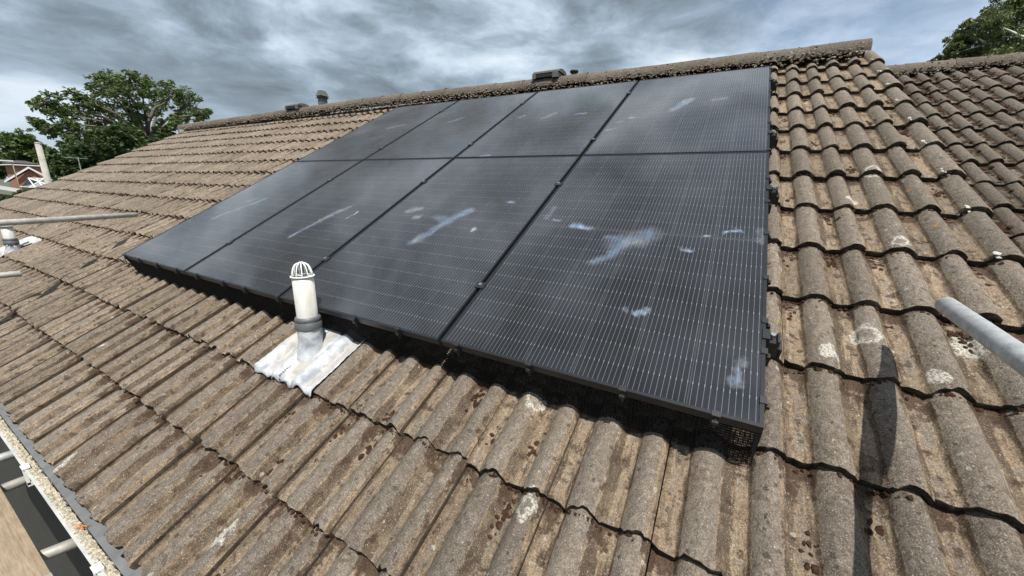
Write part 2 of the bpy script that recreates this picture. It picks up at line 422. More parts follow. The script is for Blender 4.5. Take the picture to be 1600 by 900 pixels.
def leaf_mat(name, a, b, trans=.25):
    m, t = material(name)
    g = t.n('ShaderNodeNewGeometry')
    c = t.mix(g.outputs['Random Per Island'], a, b)
    c = t.mix(t.rng(t.noise(g.outputs['Position'], .8, 3), .35, .65, 0, .6), c, tuple((x + y) * .42 for x, y in zip(a, b)))
    d = t.bsdf(Base_Color=c, Roughness=.55, Specular_IOR_Level=.4)
    tr = t.n('ShaderNodeBsdfTranslucent', ins={'Color': t.vmath('MULTIPLY', c, (1.1, 1.3, .6))}).outputs[0]
    t.out(t.n('ShaderNodeMixShader', ins={0: trans, 1: d, 2: tr}).outputs[0])
    return m
M_OAK = leaf_mat('oak_leaves', (.075, .11, .035), (.12, .16, .06))
M_HEDGE = leaf_mat('dark_hedge_leaves', (.032, .06, .02), (.09, .13, .045))
M_FAR = leaf_mat('far_tree_leaves', (.065, .10, .028), (.12, .16, .05))
M_BIRCH = leaf_mat('birch_leaves', (.075, .10, .035), (.16, .18, .075))
M_BARK = simple('bark', (.13, .115, .095), .95, 0, .3, 8, .5)
M_BIRCHBARK = simple('pale_bark', (.48, .46, .42), .9, 0, .3, 5)

def brick_mat():
    m, t = material('red_brickwork')
    p = t.pos(); s = t.n('ShaderNodeSeparateXYZ', ins={0: p})
    q = t.n('ShaderNodeCombineXYZ', ins={0: t.math('ADD', s.outputs[0], s.outputs[1]), 1: s.outputs[2]}).outputs[0]
    b = t.n('ShaderNodeTexBrick', ins={'Vector': q, 'Color1': (.36, .12, .07, 1), 'Color2': (.27, .085, .055, 1), 'Mortar': (.35, .30, .26, 1), 'Scale': 1.0, 'Mortar Size': .006, 'Brick Width': .225, 'Row Height': .075})
    t.out(t.bsdf(Base_Color=b.outputs[0], Roughness=.9))
    return m
M_BRICK = brick_mat()
M_DARKROOF = simple('dark_roof_tiles', (.07, .06, .055), .9, 0, .3, 3)
M_SLATE = simple('grey_flat_roof', (.16, .16, .16), .9, 0, .2, 3)
M_CGLASS = simple('conservatory_glazing', (.24, .27, .28), .12, 0, .1, 2)

# ------------------------------------------------------------------ ground
GZ = -5.7
def ground_mat():
    m, t = material('ground_grass_and_paving'); p = t.pos()
    n1 = t.noise(p, .12, 5); n2 = t.noise(p, 5, 5)
    c = t.mix(t.rng(n1, .45, .55), (.05, .075, .025), (.12, .115, .10))
    c = t.mix(t.rng(n2, .4, .7, 0, .5), c, (.04, .045, .03))
    t.out(t.bsdf(Base_Color=c, Roughness=.95))
    return m
g = MB(); N = 48
g.add([(0, 0, GZ)] + [(3000 * math.cos(2 * math.pi * k / N), 3000 * math.sin(2 * math.pi * k / N), GZ) for k in range(N)], [(0, 1 + k, 1 + (k + 1) % N) for k in range(N)])
tag(g.build('ground', ground_mat()), 'grass and paving far below the roof', 'ground', kind='structure')

# ------------------------------------------------------------------ tile geometry
TW, TL, TH, GAUGE = .315, .425, .042, .3765
RISE = .031
def prof(x):
    x = x % TW
    def arch(s):
        q = max(math.sin(math.pi * min(max(s, 0), 1)), 0)
        return TH * q ** (.70 if s < .5 else .95)
    if .062 < x < .175: return arch((x - .062) / .113)
    if x > .226: return arch((x - .226) / .101)
    return 0.0
XS = [0, .02, .045, .061] + [.062 + .113 * s for s in (.035, .09, .17, .27, .38, .5, .62, .73, .83, .91, .965)] + [.176, .2, .225] + [.226 + .101 * s for s in (.035, .09, .17, .27, .38, .5, .62, .72, .82, .879)]
YS = [0, .014, .07, .16, .27, .36, TL]
def dirt_shade_at(x):  # grime at roll bases and joints, plus shade painted on the right flanks
    return max(math.exp(-((x - a) / b) ** 2) for a, b in ((.163, .017), (.002, .008), (.305, .014), (.230, .004), (.066, .004)))
def tile_arrays(seed, xs=XS, ys=YS, full_end=False):
    r = np.random.default_rng(seed)
    nx, ny = len(xs), len(ys)
    P = np.array([prof(x) if x < TW - 1e-6 else prof(x - 1e-6) for x in xs])
    jagged = np.interp(np.arange(nx), np.linspace(0, nx - 1, 9), r.normal(0, .0045, 9)) + r.normal(0, .0028, nx)
    V, cr, no, ty, di = [], [], [], [], []
    warp = r.normal(0, .0016, (3, 4))
    for j, y in enumerate(ys):
        for i, x in enumerate(xs):
            wz = np.interp(y / TL * 2, [0, 1, 2], [np.interp(x / TW * 3, range(4), warp[k]) for k in range(3)])
            yy = y + (jagged[i] if j < 2 else 0)
            z = P[i] + RISE * (1 - y / GAUGE) + wz + (r.normal(0, .0007)) - (.004 if j == 0 else 0)
            V.append((x, yy, z)); cr.append(P[i] / TH - 1.0 * dirt_shade_at(x) * (P[i] / TH < .95)); no.append(0); ty.append(y)
    F = [(j * nx + i, j * nx + i + 1, (j + 1) * nx + i + 1, (j + 1) * nx + i) for j in range(ny - 1) for i in range(nx - 1)]
    o = len(V)                                       # nose face, ragged underneath
    for k, (dz, dy) in enumerate(((-.0005, 0), (-.016, -.003), (-.033, .004), (-.033, .03))):
        for i, x in enumerate(xs):
            b = V[i]
            V.append((b[0], b[1] + dy + (r.normal(0, .002) if k else 0), b[2] + dz + (r.normal(0, .0022) if k > 1 else 0))); cr.append(P[i] / TH); no.append(1); ty.append(0)
    for k in range(3):
        F += [(o + k * nx + i, o + (k + 1) * nx + i, o + (k + 1) * nx + i + 1, o + k * nx + i + 1)[::-1] for i in range(nx - 1)]
    F = [f for f in F]
    for e in ((nx - 1, 1), (0, -1)):                 # side faces
        o2 = len(V)
        for j in range(ny):
            b = V[j * nx + e[0]]
            V.append(b); V.append((b[0], b[1], b[2] - .024 if e[1] < 0 else min(b[2] - .02, -.004)))
            cr += [0, 0]; no += [.6, 1]; ty += [0, 0]
        for j in range(ny - 1):
            q = (o2 + 2 * j, o2 + 2 * j + 1, o2 + 2 * j + 3, o2 + 2 * j + 2)
            F.append(q if e[1] > 0 else q[::-1])
    return np.array(V), F, cr, no, ty
def tile_mesh(name, arr, mat):
    V, F, cr, no, ty = arr
    me = bpy.data.meshes.new(name); me.from_pydata(V.tolist(), [], F); me.materials.append(mat)
    me.polygons.foreach_set('use_smooth', [True] * len(F))
    for k, a in (('crown', cr), ('nose', no), ('ty', ty)):
        me.attributes.new(k, 'FLOAT', 'POINT').data.foreach_set('value', np.asarray(a, np.float32))
    return me
NV = 10
ARR = [tile_arrays(100 + k) for k in range(NV)]
VX = [0, .02, .045, .061] + [.062 + .113 * s for s in (.035, .09, .17, .27, .38, .5, .62, .73, .83, .91, .965, 1)]
VARR = [tile_arrays(300 + k, VX) for k in range(4)]
Z0 = -.15 - TH - RISE                                # tile datum: crest of each nose at z = -.15

def lay_roof(roof, cols, rows, x0, y0, z0, mat, hide, limit, warr):
    """Tiles as objects for the largest in view, the rest joined into one stuff part."""
    me = [tile_mesh('roof_tile', a, mat) for a in ARR]
    mev = [tile_mesh('verge_tile', a, mat) for a in warr] if warr else None
    cand = []
    for j in range(rows):
        for i in range(cols):
            x, y = x0 + i * TW, y0 + j * GAUGE
            s = seen(W(x + TW / 2, y + .18, z0 + .05))
            vis = s and -90 < s[0] < 1690 and -60 < s[1] < 1000 and not hide(x, y)
            verge = mev is not None and i == cols - 1
            h = random.Random(i * 131 + j * 7)
            M = RM @ T((x + h.gauss(0, .0015), y + h.gauss(0, .003), z0 + h.gauss(0, .0018))) @ Matrix.Rotation(h.gauss(0, .0035), 4, 'Z') @ Matrix.Rotation(h.gauss(0, .010), 4, 'Y') @ Matrix.Rotation(h.gauss(0, .003), 4, 'X')
            cand.append((s[2] if vis else 1e9, h.randrange(NV), verge, M, h.randrange(4)))
    cand.sort(key=lambda c: c[0])
    rest = []
    for n_, (dd, k, verge, M, k4) in enumerate(cand):
        if dd < 1e8 and n_ < limit:
            link('roof_tile', mev[k4] if verge else me[k], None, roof, M)
        else: rest.append((warr[k4] if verge else ARR[k], M))
    if rest:
        Vs, Fs, C_, N_, Y_ = [], [], [], [], []; o = 0
        for (V, F, cr, no, ty), M in rest:
            A = np.array(M)
            Vs.append(V @ A[:3, :3].T + A[:3, 3]); Fs += [tuple(i + o for i in f) for f in F]; o += len(V)
            C_ += cr; N_ += no; Y_ += ty
        V = np.concatenate(Vs)
        inv = np.array(WM[roof].inverted()); V = V @ inv[:3, :3].T + inv[:3, 3]
        m_ = tile_mesh('distant_tiles', (V, Fs, C_, N_, Y_), mat)
        link('distant_tiles', m_, None, roof, WM[roof])['kind'] = 'stuff'

# ------------------------------------------------------------------ the house the panels are on
XL = .09 - 42 * TW                                   # left verge
XR = .09 + 2 * TW + .115                             # right verge
EY = -1.09
RIDGE_Y = 4.40
house = thing('house', 'house with long brown concrete tiled roof carrying the solar array', 'house', T((-6, 4, GZ)))
def slab(lo, hi): return [lo, hi]
deck = MB()
rw = W(0, RIDGE_Y + .02, Z0 - .03)
fy = W(0, EY + .03, Z0 - .03)
by = 2 * rw.y - fy.y
zt, ze = rw.z, fy.z
deck.add([(XL + .02, fy.y, ze), (XR - .03, fy.y, ze), (XR - .03, rw.y, zt), (XL + .02, rw.y, zt), (XR - .03, by, ze), (XL + .02, by, ze),
          (XL + .02, fy.y, ze - .03), (XR - .03, fy.y, ze - .03), (XR - .03, by, ze - .03), (XL + .02, by, ze - .03)],
         [(0, 1, 2, 3), (3, 2, 4, 5), (6, 9, 8, 7), (0, 6, 7, 1), (5, 4, 8, 9), (0, 3, 5, 9, 6), (1, 7, 8, 4, 2)])
roof = deck.build('roof', M_UNDER, house, Matrix.Identity(4))
wall = MB()
yf, yb = fy.y + .12, by - .12
def gable_wall(mb, x, yf, yb, zb, ze, yr, zt, th):
    vs = [(x, yf, zb), (x, yb, zb), (x, yb, ze), (x, yr, zt), (x, yf, ze)]
    vs += [(x + th, *v[1:]) for v in vs]
    mb.add(vs, [(0, 1, 2, 3, 4), (9, 8, 7, 6, 5), (0, 5, 6, 1), (1, 6, 7, 2), (2, 7, 8, 3), (3, 8, 9, 4), (4, 9, 5, 0)])
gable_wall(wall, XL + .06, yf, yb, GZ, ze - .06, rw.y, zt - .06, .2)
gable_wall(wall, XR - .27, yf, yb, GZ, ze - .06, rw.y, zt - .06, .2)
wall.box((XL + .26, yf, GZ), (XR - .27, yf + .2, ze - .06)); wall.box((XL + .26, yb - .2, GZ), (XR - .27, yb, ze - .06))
wall.build('wall', simple('shade_dark_wall', (.035, .032, .03), .8, 0, .2, 8), house, Matrix.Identity(4))  # near-black colour holds the painted-in shade of the gap under the gutter
def hidden_by_array(x, y): return x > -4.55 and x + TW < -.02 and y > .12 and y + GAUGE < 3.66
def xcols(x): return x
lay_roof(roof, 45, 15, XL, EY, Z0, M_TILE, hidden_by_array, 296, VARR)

# mortar bedding under verge
vm = MB()
for j in range(15):
    for k in range(5):
        vm.blob((XR - .012 - .009 * k + random.uniform(-.004, .004), EY + j * GAUGE + .004 + random.uniform(-.004, .008), Z0 + RISE - .002 + TH * max(0, math.sin(math.pi * (.1 + .08 * k))) ** 1.05 - random.uniform(.0, .01)), random.uniform(.005, .010), .28, RM, .35)
o = vm.build('verge_mortar', simple('pale_mortar', (.42, .405, .375), .95, 0, .25, 60), roof, WM[roof]); o['kind'] = 'stuff'

# ridge tiles
def ridge_z(x):                                      # the old ridge sags and rises a little along its length
    return np.interp(x, [-13.2, -10, -6, -3.5, -1.5, .8], [-.13, -.115, -.085, -.12, -.145, -.15])
def ridge_arr(seed, L=.456, r=.108):
    rr = np.random.default_rng(seed); V, cr, no, ty, F = [], [], [], [], []
    na = 13; xs = [0, .012, .1, .2, .3, .4, L]
    for i, x in enumerate(xs):
        for k in range(na):
            a = math.pi * (-.06 + 1.12 * k / (na - 1)); q = r * (1 + rr.normal(0, .010)) * (1.0 if x > .005 else .975)
            V.append((x, q * math.cos(a), q * math.sin(a))); cr.append(.8); no.append(0); ty.append(.05)
    for i in range(len(xs) - 1):
        F += [(i * na + k, (i + 1) * na + k, (i + 1) * na + k + 1, i * na + k + 1) for k in range(na - 1)]
    for e in (0, len(xs) - 1):                        # end faces have thickness
        o = len(V)
        for k in range(na):
            b = V[e * na + k]; V.append(b); V.append((b[0], b[1] * .84, b[2] * .84)); cr += [.5, .5]; no += [.7, 1]; ty += [0, 0]
        for k in range(na - 1):
            f = (o + 2 * k, o + 2 * k + 2, o + 2 * k + 3, o + 2 * k + 1); F.append(f if e == 0 else f[::-1])
    return np.array(V), F, cr, no, ty
RARR = [ridge_arr(50 + k) for k in range(5)]
def ridge_run(parent, xa, xb, ry, zf, mat, mm):
    mes = [tile_mesh('ridge_tile', a, mat) for a in RARR]
    x = xb - .455; pts = []
    while x > xa - .4:
        z = float(zf(x)); c = W(x, ry, z)
        M = T((x, c.y, c.z)) @ Matrix.Rotation(random.gauss(0, .012), 4, 'Z') @ Matrix.Rotation(random.gauss(0, .010) , 4, 'Y')
        link('ridge_tile', mes[random.randrange(5)], None, parent, M)
        x -= .452
    mo = MB()                                        # lumpy mortar, moss and lichen along both feet of the ridge
    x = xa
    while x < xb - .03:
        z = float(zf(x)); c = W(x, ry, z)
        d = seen(c); big = 1.0
        for s in (-1, 1):
            if s > 0 and random.random() < .5: continue
            for k in range(3):
                mo.blob((x + random.uniform(-.02, .02), c.y + s * (.100 + random.uniform(-.004, .018)), c.z - .012 + random.uniform(-.05, .035) - (.0 if k else .02)), random.uniform(.007, .015), .6, None, .4)
        if random.random() < .8:
            a = random.uniform(.15, .8) * math.pi
            mo.blob((x, c.y - .107 * math.cos(a), c.z + .107 * math.sin(a)), random.uniform(.004, .012), .6, None, .35)
        x += .02
    A = np.zeros(len(mo.v))
    mo.build('ridge_mortar', mm, parent, WM[parent], False, {'crown': A + 1, 'nose': A, 'ty': A + .1})['kind'] = 'stuff'
ridge_run(roof, XL, XR - .05, RIDGE_Y, ridge_z, M_RIDGE, M_MORTAR)

# moss tufts lying in the pans and along the course lines
ms = MB()
for j in range(15):
    for i in range(45):
        x, y = XL + i * TW, EY + j * GAUGE
        if hidden_by_array(x, y): continue
        s = seen(W(x + .15, y + .2, -.19))
        if not s or not (-60 < s[0] < 1660 and -30 < s[1] < 940): continue
        near = s[2] < 3.2
        pxm = FPX / s[2]
        # along the course line, in the shelter of the nose above
        for k in range(int(random.uniform(18, 40)) if near else int(random.uniform(2, 7))):
            xx = x + random.uniform(0, TW)
            if xx > XR - .02: continue
            zz = Z0 + prof(xx - XL) + .0
            r = random.uniform(.0025, .0075) if near else random.uniform(.008, .014)
            ms.blob((xx, y + GAUGE - abs(random.gauss(0, .008)) - .004, zz + .003), r, .7, RM, .35)
        # clumps in pans
        for pc in (.03, .20):
            if random.random() < (.55 if near else .22):
                n_ = random.randint(5, 22) if near else random.randint(2, 5)
                yc = y + random.choice((random.uniform(.2, .36), random.uniform(.30, .37), random.uniform(.02, .3)))
                xc = x + pc + random.uniform(-.012, .02)
                for k in range(n_):
                    yy = yc + random.gauss(0, .028)
                    if yy > y + GAUGE - .004 or yy < y + .01 or xc > XR - .05: continue
                    zz = Z0 + RISE * (1 - (yy - y) / GAUGE)
                    xx = xc + random.gauss(0, .011)
                    ms.blob((xx, yy, zz + prof(xx - XL) + .0005), random.uniform(.003, .010) if near else random.uniform(.006, .014), .42, RM, .35)
ms.build('moss', M_MOSS, roof, WM[roof])['kind'] = 'stuff'

# gutter along the eaves
gx0, gx1 = XL, XR
GC = (-.868, -.722)                                  # centre of the half-round (world y, z)
gut = MB(); na = 12; prf = []
for k in range(na + 1):
    a = math.pi + math.pi * k / na; prf.append((GC[0] + .062 * math.cos(a), GC[1] + .062 * math.sin(a)))
prf = [(prf[0][0] - .004, prf[0][1] + .006), (prf[0][0] + .004, prf[0][1] + .006)][:1] + prf
out = prf + [(y + (.006 if i > 6 else -.0 if i == 0 else 0), z - .0) for i, (y, z) in enumerate(reversed([(GC[0] + .056 * math.cos(math.pi + math.pi * k / na), GC[1] + .056 * math.sin(math.pi + math.pi * k / na) + .001) for k in range(na + 1)]))]
n_ = len(out)
gut.add([(gx0, *q) for q in out] + [(gx1, *q) for q in out], [(i, (i + 1) % n_, n_ + (i + 1) % n_, n_ + i) for i in range(n_)])
gutter = gut.build('gutter', simple('dull_upvc', (.52, .52, .50), .5, 0, .15, 20), house, Matrix.Identity(4))
gm = MB(); from mathutils import noise as mn
nu, nv = 1500, 12; vs = []
for i in range(nu + 1):
    x = -5.2 + 4.0 * i / nu
    inner = -.889 + .007 * mn.noise((x * 30, 0, 1)) + .006 * mn.noise((x * 95, 3, 1))
    for j in range(nv + 1):
        y = -.925 + (inner + .925) * j / nv
        q = Vector((x, y, 0))
        h = .010 * mn.noise(q * 55) + .007 * mn.noise(q * 140 + Vector((5, 0, 0))) + .004 * mn.noise(q * 330)
        e = min(1, (nv - j) / 1.5)
        vs.append((x, y, GC[1] + .002 + h * e - .03 * (1 - e)))
gm.add(vs, [(i * (nv + 1) + j, (i + 1) * (nv + 1) + j, (i + 1) * (nv + 1) + j + 1, i * (nv + 1) + j + 1) for i in range(nu) for j in range(nv)])
gm.build('gutter_moss', M_PALEMOSS, gutter, Matrix.Identity(4))['kind'] = 'stuff'
tr = MB(); sec = [(-.80, -.690), (-.846, -.708), (-.890, -.722), (-.890, -.727), (-.80, -.70)]
tr.add([(XL, *q) for q in sec] + [(XR, *q) for q in sec], [(i, (i + 1) % 5, 5 + (i + 1) % 5, 5 + i) for i in range(5)])
tr.build('eaves_tray', M_TRAY, house, Matrix.Identity(4))
for bx in (-5.6, -4.7, -3.78, -2.88, -1.92, -.98):
    b = MB(); b.box((bx - .018, -.938, -.80), (bx + .018, -.928, -.712)); b.box((bx - .018, -.938, -.808), (bx + .018, -.80, -.788)); b.box((bx - .022, -.94, -.714), (bx + .022, -.915, -.708))
    b.build('gutter_bracket', M_WHITE, gutter, Matrix.Identity(4))
fb = MB(); fb.box((XL + .05, -.80, -.93), (XR - .05, -.78, -.715)); fb.build('fascia_board', M_WHITE, house, Matrix.Identity(4))
lf = MB()
for k in range(7):
    lf.tube([(-2.2 + random.uniform(-.015, .015), -.895 + random.uniform(-.01, .01), -.718), (-2.2 + random.uniform(-.03, .03), -.895 + random.uniform(-.025, .025), -.708)], .0022, 4)
tag(lf.build('dead_leaf', M_ORANGE), 'orange dead leaf sprig lying on the pale gutter moss', 'leaf')

# ------------------------------------------------------------------ solar array
PW, PL, PG = 1.134, 1.834, .02
NC, NR = 6, 20
cell_me = bpy.data.meshes.new('cell')
hw, hh, ch = CELL_W / 2, CELL_H / 2, .006
cell_me.from_pydata([(-hw, -hh, -.0015), (hw, -hh, -.0015), (hw, hh, -.0015), (-hw, hh, -.0015), (-hw, -hh, 0), (hw, -hh, 0), (hw, hh, 0), (-hw, hh, 0)], [], [(4, 5, 6, 7), (0, 1, 5, 4), (1, 2, 6, 5), (2, 3, 7, 6), (3, 0, 4, 7)])
cell_me.materials.append(M_CELL)
fm = MB(); FT = .034; LIP = .011
for lo, hi in (((0, 0, -FT), (PW, LIP, 0)), ((0, PL - LIP, -FT), (PW, PL, 0)), ((0, LIP, -FT), (LIP, PL - LIP, 0)), ((PW - LIP, LIP, -FT), (PW, PL - LIP, 0))): fm.box(lo, hi)
frame_me = bpy.data.meshes.new('frame'); frame_me.from_pydata(fm.v, [], fm.f); frame_me.materials.append(M_FRAME)
gl_me = bpy.data.meshes.new('glass'); gl_me.from_pydata([(LIP, LIP, -.0015), (PW - LIP, LIP, -.0015), (PW - LIP, PL - LIP, -.0015), (LIP, PL - LIP, -.0015)], [], [(0, 1, 2, 3)]); gl_me.materials.append(M_GLASS)
bk = MB().box((LIP, LIP, -.012), (PW - LIP, PL - LIP, -.008))
back_me = bpy.data.meshes.new('backsheet'); back_me.from_pydata(bk.v, [], bk.f); back_me.materials.append(M_BACK)
PLAB = [["black solar panel at the array's lower right corner, forked pale smear across its middle",
         "lower row solar panel second from right, long bluish smear and two pale dabs",
         "lower row solar panel behind the white vent pipe's cage, one long blue streak",
         "black solar panel at the array's lower left corner, one thin pale streak"],
        ["black solar panel at the array's upper right corner, short blue smear near its top",
         "black solar panel in the upper row below the black pipe cap, scattered pale dabs",
         "black solar panel in the upper row, second from left, faint smear near its top",
         "black solar panel at the array's upper left corner, palest with reflected cloud"]]
for r in range(2):
    for c in range(4):
        x0 = -(c + 1) * PW - c * PG; y0 = r * (PL + .01)
        pn = thing('solar_panel', PLAB[r][c], 'solar panel', RM @ T((x0, y0, 0)) @ T((0, 0, random.uniform(-.0012, .0012))), 'solar panels of the roof array')
        mwp = WM[pn]
        link('frame', frame_me, None, pn, mwp); link('backsheet', back_me, None, pn, mwp); link('glass', gl_me, None, pn, mwp)
        for i in range(NC):
            for j in range(NR):
                cx = PW / 2 + (i - 2.5) * (CELL_W + .0045)
                cy = PL / 2 + (j - 9.5) * (CELL_H + .0018) + (.008 if j >= 10 else -.008)
                link('cell', cell_me, None, pn, mwp @ T((cx, cy, -.0055)))
XA = -(4 * PW + 3 * PG)
RL = ['lowest black mounting rail, its end clamp beside the lower right of the array', 'second mounting rail up, ending beside the lower row of panels near the row joint',
      'third mounting rail up, ending just above the joint of the two panel rows', 'topmost mounting rail, its clamped end near the upper right corner of the array']
for q, ry in enumerate((.355, 1.385, 2.12, 3.25)):
    rl = thing('mounting_rail', RL[q], 'rail', RM @ T((0, ry, 0)), 'rails under the solar array')
    b = MB(); b.box((XA - .04, -.02, -.082), (.045, .02, -.0365)); b.build('rail_bar', M_BLACK, rl)
    e = MB(); e.box((.045, -.024, -.092), (.052, .024, -.036)); e.box((.006, -.018, -.14), (.03, .012, -.082)); e.build('rail_end_cap', M_PLASTIC, rl)
    ec = MB(); ec.box((.002, -.022, -.036), (.012, .022, .006)); ec.box((-.010, -.022, .0015), (.002, .022, .006)); ec.box((.012, -.022, -.036), (.034, .022, -.012)); ec.box((.034, -.022, -.03), (.041, .022, -.002))
    ecl = ec.build('end_clamp', M_BLACK, rl)
    bt = MB().tube([(.020, 0, -.012), (.020, 0, .009)], .0075, 10); bt.build('bolt', M_STEEL, ecl)
    for c in range(1, 4):
        mx = -c * PW - (c - .5) * PG
        mc = MB(); mc.box((mx - .022, -.02, .0012), (mx + .022, .02, .0058)); mc.box((mx - .006, -.02, -.03), (mx + .006, .02, .0012))
        mo = mc.build('mid_clamp', M_BLACK, rl)
        MB().tube([(mx, 0, .0058), (mx, 0, .013)], .0085, 10).build('bolt', M_STEEL, mo)

# bird mesh skirt: real wire grid clipped to the frames
bm_ = thing('bird_mesh', 'black wire bird mesh closing the gap under the solar panels', 'wire mesh', RM @ T((0, 0, 0)))
wg = MB(); w2 = .0018
def wire(a, b):
    wg.tube([a, b], w2, 3, False)
def skirt(fn, L, n1):
    for k in range(n1 + 1):
        s = L * k / n1; top, bot = fn(s); wire(top, bot)
    for k in range(1, 15):
        wire(Vector(fn(0)[0]).lerp(Vector(fn(0)[1]), k / 15), Vector(fn(L)[0]).lerp(Vector(fn(L)[1]), k / 15))
skirt(lambda s: ((XA + s, .004, -.03), (XA + s, -.012, -.205)), -XA, 384)
skirt(lambda s: ((-.004, s, -.03), (.004, s, -.205)), 3.67, 306)
skirt(lambda s: ((XA + .004, s, -.03), (XA - .004, s, -.205)), 3.67, 306)
wg.build('wire_grid', M_WIRE, bm_)['kind'] = 'stuff'
cl_me = MB(); cl_me.box((-.012, -.006, -.04), (.012, .012, .004)); cl_me.tube([(0, -.008, -.012), (0, -.008, -.055)], .004, 6); cl_me.box((-.008, -.016, -.03), (.008, -.004, -.016))
cme = bpy.data.meshes.new('mesh_clip'); cme.from_pydata(cl_me.v, [], cl_me.f); cme.materials.append(M_PLASTIC)
for k in range(15):
    link('mesh_clip', cme, None, bm_, RM @ T((-.09 - k * .318 + random.uniform(-.03, .03), 0, 0)))
for y in (.09, .28, .42, .66, .97, 1.25, 1.5, 1.86, 2.3, 2.6, 2.95, 3.3, 3.6):
    link('mesh_clip', cme, None, bm_, RM @ T((0, y, 0)) @ Matrix.Rotation(math.pi / 2, 4, 'Z'))

# ------------------------------------------------------------------ vent pipes
def surf(x, y):                                       # z of the tile surface at roof (x, y)
    j = math.floor((y - EY) / GAUGE); return Z0 + prof(x - XL) + RISE * (1 - ((y - EY) - j * GAUGE) / GAUGE)
def flashing(x0, x1, y0, y1, seed, cx, cy, pr):
    r = np.random.default_rng(seed); nx, ny = 72, 44; V = []
    ph = r.uniform(0, 6.28, 6)
    def sm(x): return sum(prof(x + d - XL) for d in (-.004, -.002, 0, .002, .004)) / 5
    for j in range(ny + 1):
        for i in range(nx + 1):
            s, t = i / nx, j / ny
            x = x0 + (x1 - x0) * s + .007 * math.sin(9 * t + ph[0]) * (1 if s < .5 else -1)
            edge = .006 * math.sin(23 * s + ph[1]) + .005 * math.sin(51 * s + ph[2])
            y = y0 + (y1 - y0) * t + edge * (1 - t)
            base = Z0 + sm(x) + RISE * (1 - ((y - EY) % GAUGE) / GAUGE) if y > EY + 2 * GAUGE else surf(x, y)
            yy = max(y, EY + GAUGE * math.floor((y1 - EY) / GAUGE) + .0)
            base = Z0 + sm(x) + RISE * (1 - (yy - (EY + GAUGE * math.floor((y1 - EY - .01) / GAUGE))) / GAUGE)
            if y < yy: base -= min(.022, (yy - y) * 1.0)
            z = base + .0145 + .0022 * math.sin(40 * x + 17 * y + ph[3]) + .0018 * math.sin(95 * x - 40 * y + ph[4]) + .0012 * math.sin(170 * y + 60 * x)
            if t < .12: z += .004 * math.sin(70 * x + ph[5]) * (1 - t / .12)
            d = math.hypot(x - cx, (y - cy) * .8)
            if d < pr * 2.1: z = max(z, Z0 + TH * .55 + RISE + .02 * (1 - d / (pr * 2.1)))
            V.append((x, y, z))
    F = [(j * (nx + 1) + i, j * (nx + 1) + i + 1, (j + 1) * (nx + 1) + i + 1, (j + 1) * (nx + 1) + i) for j in range(ny) for i in range(nx)]
    o = len(V)                                        # turned-down rim
    rim = [i for i in range(nx + 1)] + [(j + 1) * (nx + 1) + nx for j in range(ny)] + [ny * (nx + 1) + nx - 1 - i for i in range(nx)] + [(ny - 1 - j) * (nx + 1) for j in range(ny - 1)]
    V += [(V[k][0], V[k][1], V[k][2] - .007) for k in rim]
    F += [(rim[i], o + i, o + (i + 1) % len(rim), rim[(i + 1) % len(rim)]) for i in range(len(rim))]
    mb = MB(); mb.v = V; mb.f = F
    mb.crown = [prof(v[0] - XL) / TH + max(0, 1 - (v[1] - y0) / .05) * .5 for v in V]
    return mb
def lathe(prof_, n=28):
    mb = MB(); V = []
    for z, r in prof_:
        V += [(r * math.cos(2 * math.pi * k / n), r * math.sin(2 * math.pi * k / n), z) for k in range(n)]
    mb.add(V, [(i * n + k, i * n + (k + 1) % n, (i + 1) * n + (k + 1) % n, (i + 1) * n + k) for i in range(len(prof_) - 1) for k in range(n)])
    return mb
